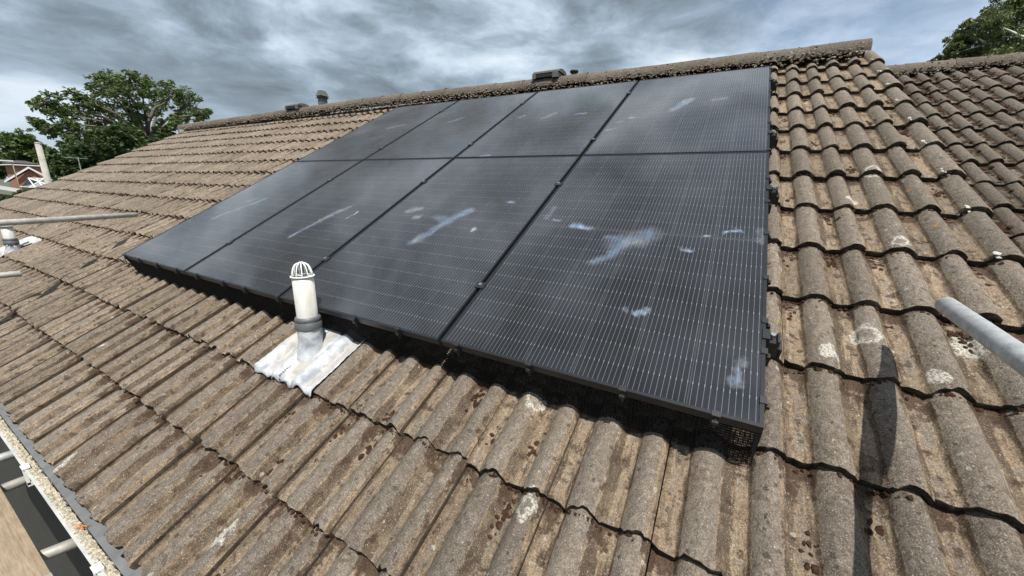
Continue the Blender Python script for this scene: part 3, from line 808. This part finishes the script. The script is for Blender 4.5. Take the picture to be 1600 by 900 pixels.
def vent_pipe(label, bx, by, fl, h_sleeve, h_col, h_pipe, cage, seed, lean=0.0):
    base = W(bx, by, -.175)
    vp = thing('vent_pipe', label, 'vent pipe', T(base) @ Matrix.Rotation(lean, 4, 'Y'), 'soil vent pipes through the roof')
    R_ = .049
    sl = MB(); n = 28; V = []
    zz = [-.07, -.02, .0, .02, .05, .09, h_sleeve - .01, h_sleeve]
    for i, z in enumerate(zz):
        for k in range(n):
            a = 2 * math.pi * k / n
            r = R_ + .009 + (.018 if i < 2 else .012 if i == 2 else .004 if i == 3 else 0) + .0022 * math.sin(3 * a + z * 40) + .0014 * math.sin(7 * a - z * 60)
            V.append((r * math.cos(a), r * math.sin(a), z + (.006 * math.sin(2 * a) if i == len(zz) - 2 else 0)))
    sl.add(V, [(i * n + k, i * n + (k + 1) % n, (i + 1) * n + (k + 1) % n, (i + 1) * n + k) for i in range(len(zz) - 1) for k in range(n)])
    sl.build('lead_sleeve', M_LEAD, vp, None, True, {'crown': [1.0] * len(sl.v)})
    c0, c1 = h_sleeve - .004, h_col
    lathe([(c0, R_ + .006), (c0, R_ + .013), (c0 + .004, R_ + .014), (c0 + (c1 - c0) * .55, R_ + .0135), (c0 + (c1 - c0) * .6, R_ + .010), (c0 + (c1 - c0) * .66, R_ + .010), (c0 + (c1 - c0) * .72, R_ + .0125), (c1 - .008, R_ + .0115), (c1, R_ + .007), (c1, R_)]).build('rubber_collar', M_GREYPL, vp, None, True)
    lathe([(c0, R_), (h_pipe, R_), (h_pipe + .0005, R_ - .0035), (h_pipe - .15, R_ - .0035)]).build('pipe', M_PIPE, vp, None, True)
    if cage:
        cg = MB(); n = 11
        cg.tube([((R_ + .003) * math.cos(a), (R_ + .003) * math.sin(a), h_pipe + .003) for a in [2 * math.pi * k / 28 for k in range(29)]], .0038, 6, False)
        for k in range(n):
            a = 2 * math.pi * k / n; ca, sa = math.cos(a), math.sin(a)
            cg.tube([(r * ca, r * sa, h_pipe + z) for r, z in ((R_ - .001, .002), (R_ - .005, .022), (R_ - .010, .042), (R_ - .018, .058), (R_ - .030, .067), (.006, .070))], .0027, 5)
        cg.blob((0, 0, h_pipe + .071), .017, .25, None, 0)
        cg.build('cage', M_WHITE, vp, None, True)
    else:
        lathe([(h_pipe, R_), (h_pipe, R_ + .015), (h_pipe + .012, R_ + .018), (h_pipe + .02, R_ + .01), (h_pipe + .021, .001)]).build('cap', M_WHITE, vp, None, True)
    fb_ = flashing(*fl, seed, bx, by + .02, .06)
    fb_.build('lead_flashing', M_LEAD, vp, RM, True, {'crown': fb_.crown})
    return vp
vent_pipe('tall white vent pipe with a wire cage top, standing in front of the solar panels', -1.955, -.155, (-2.215, -1.705, -.352, .03), .135, .195, .40, True, 3, rad(-1.5))
vent_pipe('distant white capped vent pipe behind the scaffold tube at the left edge', -7.75, -.245, (-8.25, -7.76, -.37, .03), .09, .16, .30, False, 5, rad(-1))

# ------------------------------------------------------------------ ridge fittings
def ridge_pt(x, dz=0): 
    c = W(x, RIDGE_Y, float(ridge_z(x))); return T((c.x, c.y, c.z + dz))
ft = thing('flue_terminal', 'dark hooded flue terminal standing up behind the far ridge', 'flue', ridge_pt(-7.35) @ T((0, .10, 0)))
MB().box((-.06, -.06, -.1), (.06, .06, .245)).build('shaft', M_GREYPL, ft)
lv = MB(); lv.box((-.085, -.085, .245), (.085, .085, .256)); lv.box((-.07, -.07, .256), (.07, .07, .285)); lv.build('louvre', M_PLASTIC, ft)
hd = MB(); hd.add([(-.085, -.085, .285), (.085, -.085, .285), (.085, .085, .285), (-.085, .085, .285), (-.05, -.05, .385), (.05, -.05, .385), (.05, .05, .385), (-.05, .05, .385)], [(0, 3, 2, 1), (4, 5, 6, 7), (0, 1, 5, 4), (1, 2, 6, 5), (2, 3, 7, 6), (3, 0, 4, 7)])
hd.build('hood', simple('weathered_grey_hood', (.09, .10, .10), .8, 0, .2, 20), ft)
def ridge_vent(label, x, L, hz):
    rv = thing('ridge_vent', label, 'roof vent', ridge_pt(x), 'vents built into the ridge')
    MB().box((-L / 2, -.125, hz - .045), (L / 2, .125, hz)).build('slot', M_PLASTIC, rv)
    e = MB(); e.box((-L / 2 - .05, -.13, hz - .055), (-L / 2, .13, hz + .004)); e.box((L / 2, -.13, hz - .06), (L / 2 + .08, .13, hz + .004)); e.build('end_block', M_GREYPL, rv)
    V = []; n = 11
    for x_ in (-L / 2 - .04, L / 2 + .10):
        for k in range(n):
            a = math.pi * k / (n - 1); V.append((x_, .13 * math.cos(a), hz + .002 + .05 * math.sin(a)))
    cp = MB(); cp.add(V, [(k, k + 1, n + k + 1, n + k) for k in range(n - 1)] + [tuple(reversed(range(n))), tuple(range(n, 2 * n))])
    A = np.ones(len(cp.v)); cp.build('cover_tile', M_RIDGE, rv, None, False, {'crown': A, 'nose': A * 0, 'ty': A * .1})
ridge_vent('raised ridge vent with a black slot above the middle of the array', -2.50, .24, .135)
ridge_vent('flat dark ridge vent beside the far flue terminal', -8.05, .30, .125)
pc = thing('pipe_cap', 'small black round pipe cap poking above the mossy ridge', 'pipe cap', ridge_pt(-2.13))
lathe([(.10, .035), (.135, .036)]).build('stem', M_PLASTIC, pc); lathe([(.135, .03), (.135, .052), (.155, .056), (.160, .05), (.161, .001)]).build('lid', M_PLASTIC, pc, None, True)

# ------------------------------------------------------------------ scaffold
def scaffold_tube(label, a, b, mat=M_GALV, r=.0255, group='scaffold tubes'):
    a, b = Vector(a), Vector(b)
    q = (b - a).to_track_quat('Z', 'Y').to_matrix().to_4x4(); L = (b - a).length
    st = thing('scaffold_tube', label, 'scaffold tube', T(a) @ q, group)
    lathe([(0, r - .0035), (0, r - .0006), (.001, r), (L, r), (L, r - .0035), (L * .5, r - .0035), (.002, r - .0035), (0.0, r - .0035)], 32).build('tube', mat, st, None, True)
    MB().tube([(0, 0, .004), (0, 0, .008)], r - .003, 24).build('end_plug', simple('tube_end', (.40, .41, .41), .7, 0, .2, 60), st)
    return st
ta, tb = W(.463, .588, .028), W(.440, .206, .206)
td = (tb - ta); td.z *= .9
scaffold_tube('thick galvanised scaffold tube poking over the roof at the right edge, casting a shadow', ta, ta + td * 5.5)
scaffold_tube('long pale scaffold tube crossing in front of the distant vent pipe', (-5.83, .50, .25), (-4.96, -.97, .25), M_OLDGALV)
scaffold_tube('short scaffold tube stub at the left edge below the longer tube', (-5.38, -.44, -.19), (-5.46, -.90, -.19), M_OLDGALV)
scaffold_tube('dark scaffold tube end under the gutter, nearest the bottom edge', (-2.66, -1.02, -1.045), (-2.585, -.80, -1.045), M_OLDGALV)
scaffold_tube('scaffold tube under the gutter beside the board, at the left edge', (-3.41, -1.02, -1.045), (-3.40, -.80, -1.045), M_OLDGALV)
scaffold_tube('pale scaffold tube under the gutter, topmost at the left edge', (-3.74, -1.03, -1.01), (-3.70, -.80, -1.01), M_GALV)
for k, lab in enumerate(('wooden scaffold board with a metal end band beside the gutter', 'wooden scaffold board behind the one next to the gutter')):
    y1 = -.987 - k * .232
    sb = thing('scaffold_board', lab, 'scaffold board', T((-2.40, y1, -1.0)), 'scaffold boards below the eaves')
    MB().box((-3.6, -.225, -.038), (0, 0, 0)).build('plank', M_WOOD, sb)
    bd = MB(); bd.box((-.035, -.2265, -.0395), (.002, .0015, .0015)); bd.build('end_band', M_OLDGALV, sb)

# ------------------------------------------------------------------ neighbouring house on the right
NZ = -.75; NEY = 2.964 - 9 * GAUGE; NRY = 6.42
nx0 = 1.485 - 2 * TW; ncols = 11
nb = thing('house', 'lower neighbouring house on the right with a mossy brown tiled roof', 'house', T((3, 5, GZ)))
dk = MB(); rw2 = W(0, NRY + .02, Z0 + NZ - .03); fy2 = W(0, NEY + .03, Z0 + NZ - .03); by2 = 2 * rw2.y - fy2.y
nl, nr = nx0 + .01, nx0 + ncols * TW
dk.add([(nl, fy2.y, fy2.z), (nr, fy2.y, fy2.z), (nr, rw2.y, rw2.z), (nl, rw2.y, rw2.z), (nr, by2, fy2.z), (nl, by2, fy2.z), (nl, fy2.y, fy2.z - .03), (nr, fy2.y, fy2.z - .03), (nr, by2, fy2.z - .03), (nl, by2, fy2.z - .03)],
       [(0, 1, 2, 3), (3, 2, 4, 5), (6, 9, 8, 7), (0, 6, 7, 1), (5, 4, 8, 9), (0, 3, 5, 9, 6), (1, 7, 8, 4, 2)])
nroof = dk.build('roof', M_UNDER, nb, Matrix.Identity(4))
wl = MB(); gable_wall(wl, nl + .03, fy2.y + .15, by2 - .15, GZ, fy2.z - .06, rw2.y, rw2.z - .06, .2); gable_wall(wl, nr - .3, fy2.y + .15, by2 - .15, GZ, fy2.z - .06, rw2.y, rw2.z - .06, .2)
wl.box((nl + .23, fy2.y + .15, GZ), (nr - .3, fy2.y + .35, fy2.z - .06)); wl.build('wall', M_BRICK, nb, Matrix.Identity(4))
lay_roof(nroof, ncols, 18, nx0, NEY, Z0 + NZ, M_TILE2, lambda x, y: False, 296, None)
ridge_run(nroof, nl, nr, NRY, lambda x: -.185 + NZ, M_RIDGE, M_MORTAR)
ms = MB()
for j in range(18):
    for i in range(ncols):
        x, y = nx0 + i * TW, NEY + j * GAUGE
        s = seen(W(x + .15, y + .2, -.9))
        if not s or not (1200 < s[0] < 1660 and 60 < s[1] < 640): continue
        for pc_ in (.03, .20):
            for k in range(random.randint(9, 20)):
                yy = y + random.uniform(.02, GAUGE - .01)
                xx = x + pc_ + random.gauss(.012, .016)
                zz = Z0 + NZ + RISE * (1 - (yy - y) / GAUGE) + prof(xx - nx0)
                ms.blob((xx, yy, zz), random.uniform(.010, .024), .45, RM, .35)
ms.build('moss', M_MOSS, nroof, WM[nroof])['kind'] = 'stuff'

# ------------------------------------------------------------------ trees
def ray_pt(u, v, dist):                               # a point on the ground-plan circle of radius dist that is seen at (u, v)
    d = r_ * ((u - 800) / FPX) + d_ * ((v - 450) / FPX) + f_
    d = d / math.hypot(d.x, d.y)
    return W(*CAM) + d * dist
def leaf_quads(cs, rs, n, size, droop=0.0, seed=0):
    r = np.random.default_rng(seed); P = []
    for c, rad_ in zip(cs, rs):
        k = max(6, int(n))
        d = r.normal(size=(k, 3)); d /= np.linalg.norm(d, axis=1)[:, None]
        P.append(np.array(c) + d * (rad_ * r.random((k, 1)) ** .45) * np.array([1, 1, .8]))
    P = np.concatenate(P); m = len(P)
    a = r.normal(size=(m, 3)); a[:, 2] = a[:, 2] * .6 - droop; a /= np.linalg.norm(a, axis=1)[:, None]
    b = np.cross(a, r.normal(size=(m, 3))); b /= np.linalg.norm(b, axis=1)[:, None]
    s = size * r.uniform(.6, 1.3, (m, 1))
    V = np.stack([P - a * s, P + b * s * .45, P + a * s, P - b * s * .45], 1).reshape(-1, 3)
    F = np.arange(m * 4).reshape(-1, 4)
    return V, F
def tree(name, label, cat, trunk, clumps, mat, bark, leaf, sub, per, droop=0, group=None, r0=.28, seed=1, fork=None, subr=.36):
    """clumps: list of (centre, radius); limbs run from the fork through to every clump."""
    rd = random.Random(seed); r = np.random.default_rng(seed)
    base = Vector((trunk[0], trunk[1], GZ)); fork = Vector(fork)
    tr_ = thing(name, label, cat, T(base), group)
    mb = MB(); mid = base.lerp(fork, .5) + Vector((rd.uniform(-.2, .2), rd.uniform(-.2, .2), 0))
    mb.tube([base, mid, fork], [r0 * 1.35, r0 * 1.05, r0 * .9], 10)
    cs, rs = [], []
    hubs = []
    for c, cr in clumps:
        c = Vector(c); dv = c - fork
        hub = fork + dv * .5 + Vector((rd.uniform(-.3, .3), rd.uniform(-.3, .3), abs(dv.length) * .10 + rd.uniform(-.2, .3)))
        rr = r0 * (.22 + .16 * rd.random())
        mb.tube([fork, fork.lerp(hub, .5) + Vector((rd.uniform(-.2, .2), rd.uniform(-.2, .2), .1)), hub, hub.lerp(c, .55) + Vector((0, 0, rd.uniform(-.2, .3))), c], [rr * 1.3, rr, rr * .7, rr * .42, rr * .15], 6)
        for k in range(sub):
            d = Vector(r.normal(size=3)); d.normalize()
            p = c + d * cr * (.35 + .75 * rd.random()); p.z -= abs(d.z) * 0
            mb.tube([c.lerp(p, -.25), c.lerp(p, .5) + Vector((0, 0, cr * .05)), p], [rr * .22, rr * .14, rr * .05], 4, False)
            cs.append(p); rs.append(cr * subr * rd.uniform(.6, 1.25))
    mb.build('trunk', bark, tr_, Matrix.Identity(4), True)
    V, F = leaf_quads(cs, rs, per, leaf, droop, seed)
    me = bpy.data.meshes.new('crown'); me.vertices.add(len(V)); me.vertices.foreach_set('co', V.ravel().astype(np.float32))
    me.loops.add(F.size); me.loops.foreach_set('vertex_index', F.ravel().astype(np.int32))
    me.polygons.add(len(F)); me.polygons.foreach_set('loop_start', np.arange(0, F.size, 4, dtype=np.int32)); me.update(calc_edges=True)
    link('crown', me, mat, tr_, Matrix.Identity(4))
    return tr_
def clumps_from(lst, dist, jit, seed):
    rd = random.Random(seed)
    out = []
    for u, v, rpx in lst:
        p = ray_pt(u, v, dist + rd.uniform(-jit, jit)); d = (p - W(*CAM)).dot(f_)
        out.append((p, rpx * d / FPX))
    return out
oak = [(75, 165, 20), (64, 196, 14), (98, 178, 18), (120, 156, 22), (148, 163, 24), (172, 138, 22), (160, 130, 12), (180, 128, 10), (200, 150, 26), (222, 134, 20), (248, 140, 22), (272, 148, 20), (296, 162, 20), (314, 178, 13),
       (290, 188, 16), (246, 166, 20), (212, 178, 18), (178, 176, 22), (140, 188, 20), (108, 205, 16), (266, 196, 16), (190, 200, 12), (148, 210, 18), (86, 205, 12), (122, 215, 18)]
p0 = ray_pt(230, 226, 44)
tree('oak_tree', 'large broad oak with open spreading crown behind the left end of the roof', 'tree', (p0.x, p0.y), clumps_from(oak, 44, 3, 1), M_OAK, M_BARK, .14, 24, 28, 0, None, .42, 11, p0 + Vector((0, 0, .3)), .33)
hl = [((106, 250, 22), (100, 270, 16), (122, 262, 22)), ((150, 232, 26), (135, 255, 24), (170, 250, 26), (158, 212, 14)), ((195, 222, 24), (205, 240, 22), (185, 210, 14), (215, 215, 16)), ((258, 210, 13), (268, 216, 10), (250, 216, 10))]
hlab = ['dark green bush behind the grey pole, beside the brick house', 'dense dark bush below the left half of the oak', 'dark bush at the foot of the oak trunk', 'small bright bush to the right of the oak trunk']
for k, h in enumerate(hl):
    cl_ = clumps_from(h, 33 if k < 3 else 40, 1.5, 20 + k); b0 = cl_[0][0]
    tree('bush', hlab[k], 'bush', (b0.x, b0.y), cl_, M_HEDGE, M_BARK, .12, 46, 60, 0, 'bushes behind the left verge', .15, 30 + k, (b0.x, b0.y, b0.z - 1.2), .36)
fl = [[(5, 232, 16), (20, 225, 16), (12, 250, 16), (2, 262, 14)], [(36, 222, 16), (50, 230, 15), (42, 248, 18), (62, 246, 14), (28, 262, 14)], [(70, 243, 10), (76, 256, 12)]]
flab = ['round green tree at the left edge behind the street lamp', 'bushy green tree behind the brick gable house', 'small green tree just right of the top of the grey pole']
for k, h in enumerate(fl):
    cl_ = clumps_from(h, 108, 3, 60 + k); b0 = cl_[0][0]
    tree('broadleaf_tree', flab[k], 'tree', (b0.x, b0.y), cl_, M_FAR, M_BARK, .30, 40, 40, 0, 'trees beyond the far houses', .3, 70 + k, (b0.x, b0.y, b0.z - 1.5), .36)
bi = [(1488, 84, 13), (1478, 96, 9), (1500, 66, 18), (1520, 48, 18), (1512, 92, 18), (1540, 72, 22), (1548, 36, 22), (1575, 54, 26), (1572, 16, 24), (1600, 30, 30), (1598, 80, 26), (1556, 98, 20), (1620, 0, 34), (1640, 50, 34), (1600, -20, 30), (1660, 90, 30)]
p1 = ray_pt(1640, 150, 21)
tree('birch_tree', 'drooping green birch rising behind the neighbouring ridge at top right', 'tree', (p1.x, p1.y), clumps_from(bi, 21, 1.2, 5), M_BIRCH, M_BIRCHBARK, .055, 36, 42, 1.1, None, .16, 91, p1, .34)
sp_ = clumps_from([(1456, 97, 5), (1446, 101, 4), (1466, 92, 5)], 20, .3, 9); b0 = sp_[0][0]
tree('sapling', 'wispy pale sapling tips just above the neighbouring ridge', 'tree', (b0.x, b0.y), sp_, M_BIRCH, M_BARK, .05, 12, 14, 0, None, .05, 95, (b0.x, b0.y, b0.z - .8), .5)

# ------------------------------------------------------------------ far street on the left
pt = ray_pt(59, 224, 21); pb = ray_pt(76, 300, 21)
pole = MB().tube([(pt.x, pt.y, GZ), (pt.x, pt.y, -2), (pt.x, pt.y, pt.z)], [.12, .10, .075], 12)
pl_ = thing('utility_pole', 'tall grey wooden pole standing between the roof and the brick house', 'pole', T((pt.x, pt.y, GZ)))
pole.build('shaft', M_POLE, pl_, Matrix.Identity(4), True)
MB().tube([(pt.x, pt.y, pt.z), (pt.x, pt.y, pt.z + .03)], [.085, .06], 12).build('pole_cap', M_OLDGALV, pl_, Matrix.Identity(4))
lp = ray_pt(18, 252, 58)
sl = thing('street_lamp', 'thin cream street lamp in front of the brick gable', 'street lamp', T((lp.x, lp.y, GZ)))
MB().tube([(lp.x, lp.y, GZ), (lp.x, lp.y, lp.z - .1), (lp.x + .02, lp.y - .25, lp.z)], [.06, .045, .035], 8).build('post', simple('cream_post', (.55, .46, .26), .7), sl, Matrix.Identity(4), True)
MB().box((lp.x - .12, lp.y - .65, lp.z - .03), (lp.x + .12, lp.y + .1, lp.z + .08)).build('lamp_head', M_WHITE, sl, Matrix.Identity(4))

def gable_house(label, x, y0, y1, ze, zr, depth, over=.35, roofm=M_DARKROOF, rot=0.0):
    """Gable faces +X (towards us); ridge runs along X."""
    ym = (y0 + y1) / 2
    hs = thing('house', label, 'house', T((x, ym, GZ)), 'brick houses in the street below')
    I = T((x, ym, 0)) @ Matrix.Rotation(rot, 4, 'Z') @ T((-x, -ym, 0))
    wl = MB(); gable_wall(wl, x - depth, y0 + over, y1 - over, GZ, ze + .1, ym, zr - .12, depth - .3); wl.build('wall', M_BRICK, hs, I)
    rf = MB()
    for s, ya in ((1, y0), (-1, y1)):
        rf.add([(x - depth, ya, ze), (x, ya, ze), (x, ym, zr), (x - depth, ym, zr), (x - depth, ya, ze + .12), (x, ya, ze + .12), (x, ym, zr + .12), (x - depth, ym, zr + .12)], [(4, 5, 6, 7), (0, 3, 2, 1), (0, 1, 5, 4), (1, 2, 6, 5), (3, 0, 4, 7)])
    rf.build('roof', roofm, hs, I)
    for ya in (y0, y1):
        b = MB(); d = .02
        b.add([(x + d, ya, ze - .08), (x + d, ym, zr - .08), (x + d, ym, zr + .14), (x + d, ya, ze + .14), (x + d + .04, ya, ze - .08), (x + d + .04, ym, zr - .08), (x + d + .04, ym, zr + .14), (x + d + .04, ya, ze + .14)], [(0, 1, 2, 3), (4, 7, 6, 5), (0, 4, 5, 1), (3, 2, 6, 7), (0, 3, 7, 4), (1, 5, 6, 2)])
        b.build('bargeboard', M_WHITE, hs, I)
    return hs
gp = ray_pt(40, 262, 75); ga, gb = ray_pt(6, 283, 75), ray_pt(92, 283, 75)
hs = gable_house('red brick house with white bargeboards on its pointed gable, left edge', gp.x, ga.y, gb.y, min(ga.z, gb.z) - .1, gp.z, 9, .9, M_DARKROOF, rad(-11))
wn = MB(); wn.box((gp.x - .29, gp.y - .2, gp.z - 2.0), (gp.x - .24, gp.y + .3, gp.z - 1.45)); wn.build('window', M_CGLASS, hs, Matrix.Identity(4))
h2a, h2b = ray_pt(14, 257, 90), ray_pt(70, 257, 90)
h2 = thing('house', 'second red brick house with a white eaves line behind the gable house', 'house', T((h2a.x, (h2a.y + h2b.y) / 2, GZ)), 'brick houses in the street below')
MB().box((h2a.x - 6, h2a.y + .5, GZ), (h2a.x - .3, h2b.y - .3, h2a.z - .1)).build('wall', M_BRICK, h2, Matrix.Identity(4))
MB().box((h2a.x - 6, h2a.y, h2a.z - .06), (h2a.x, h2b.y, h2a.z + .08)).build('eaves_board', M_WHITE, h2, Matrix.Identity(4))
rf = MB(); rf.add([(h2a.x, h2a.y + .2, h2a.z + .23), (h2a.x, h2b.y - .2, h2a.z + .23), (h2a.x - 6, h2b.y - .2, h2a.z + .23), (h2a.x - 6, h2a.y + .2, h2a.z + .23), (h2a.x - 3, h2a.y + 1.2, h2a.z + .7), (h2a.x - 3, h2b.y - 1.2, h2a.z + .7)], [(0, 1, 5, 4), (1, 2, 5), (2, 3, 4, 5), (3, 0, 4), (0, 3, 2, 1)])
rf.build('roof', M_DARKROOF, h2, Matrix.Identity(4))
# conservatory: hipped glass roof with white bars
cp = ray_pt(52, 279, 62); ca, cb = ray_pt(38, 291, 62), ray_pt(82, 291, 62)
cn = thing('conservatory', 'white framed conservatory roof in front of the brick gable', 'conservatory', T((cp.x, cp.y, GZ)))
zt_, zb_ = cp.z, ca.z - .1; yl, yr = ca.y, cb.y; xf, xb = cp.x + 1.6, cp.x - 1.6
r1, r2 = (cp.x, yl + 1.4, zt_), (cp.x, yr - 1.4, zt_)
crn = [(xf, yl, zb_), (xf, yr, zb_), (xb, yr, zb_), (xb, yl, zb_)]
gz = MB(); gz.add(crn + [r1, r2], [(0, 1, 5, 4), (1, 2, 5), (2, 3, 4, 5), (3, 0, 4)]); gz.build('glazing', M_CGLASS, cn, Matrix.Identity(4))
br = MB()
for a, b in ((crn[0], r1), (crn[3], r1), (crn[1], r2), (crn[2], r2), (r1, r2), (crn[0], crn[1]), (crn[1], crn[2]), (crn[3], crn[0]), ((xf, yl + 1.4, zb_), r1), ((xf, yr - 1.4, zb_), r2), ((xf, (yl + yr) / 2, zb_), (cp.x, (yl + yr) / 2, zt_))):
    br.tube([Vector(a) + Vector((0, 0, .03)), Vector(b) + Vector((0, 0, .03))], .045, 6)
br.build('frame', M_WHITE, cn, Matrix.Identity(4))
cw = MB(); cw.box((xb + .05, yl + .05, GZ), (xf - .05, yr - .05, zb_ - .03)); cw.build('wall', M_BRICK, cn, Matrix.Identity(4))
# near garage-like roof with white fascia
fa = ray_pt(31, 298, 40)
gr = thing('outbuilding', 'low grey roofed building with a white fascia at the left edge', 'building', T((fa.x, fa.y - 2, GZ)))
MB().box((fa.x - 5, fa.y - 6, GZ), (fa.x - .3, fa.y - .3, fa.z - .3)).build('wall', M_BRICK, gr, Matrix.Identity(4))
rr_ = MB(); rr_.add([(fa.x, fa.y, fa.z), (fa.x, fa.y - 6, fa.z + 1.5), (fa.x - 5, fa.y - 6, fa.z + 1.5), (fa.x - 5, fa.y, fa.z), (fa.x, fa.y, fa.z + .1), (fa.x, fa.y - 6, fa.z + 1.6), (fa.x - 5, fa.y - 6, fa.z + 1.6), (fa.x - 5, fa.y, fa.z + .1)], [(4, 7, 6, 5), (0, 1, 2, 3), (0, 4, 5, 1), (3, 7, 4, 0), (1, 5, 6, 2)])
rr_.build('roof', M_SLATE, gr, Matrix.Identity(4))
fs = MB(); fs.add([(fa.x + .01, fa.y, fa.z - .12), (fa.x + .01, fa.y - 6, fa.z + 1.38), (fa.x + .01, fa.y - 6, fa.z + 1.62), (fa.x + .01, fa.y, fa.z + .12), (fa.x + .05, fa.y, fa.z - .12), (fa.x + .05, fa.y - 6, fa.z + 1.38), (fa.x + .05, fa.y - 6, fa.z + 1.62), (fa.x + .05, fa.y, fa.z + .12)], [(0, 1, 2, 3), (4, 7, 6, 5), (0, 4, 5, 1), (3, 2, 6, 7), (0, 3, 7, 4)])
fs.build('fascia', M_WHITE, gr, Matrix.Identity(4))
hb = clumps_from([(40, 308, 9), (24, 312, 10), (56, 301, 5), (8, 316, 8)], 26, .8, 44); b0 = hb[0][0]
tree('bush', 'low green hedge just beyond the left verge, below the conservatory', 'bush', (b0.x, b0.y), hb, M_HEDGE, M_BARK, .09, 36, 46, 0, 'bushes behind the left verge', .1, 47, (b0.x, b0.y, b0.z - 1), .36)
ap = ray_pt(122, 247, 30)
ae = thing('tv_aerial', 'thin metal television aerial in front of the dark bushes', 'aerial', T((ap.x, ap.y, GZ)))
MB().tube([(ap.x, ap.y, GZ), (ap.x, ap.y, ap.z)], .022, 6).build('mast', M_OLDGALV, ae, Matrix.Identity(4))
an = MB(); an.tube([(ap.x, ap.y - .5, ap.z), (ap.x, ap.y + .35, ap.z)], .014, 5)
for k in range(7): an.tube([(ap.x - .14, ap.y - .48 + k * .13, ap.z), (ap.x + .14, ap.y - .48 + k * .13, ap.z)], .008, 4)
an.build('antenna', M_STEEL, ae, Matrix.Identity(4))
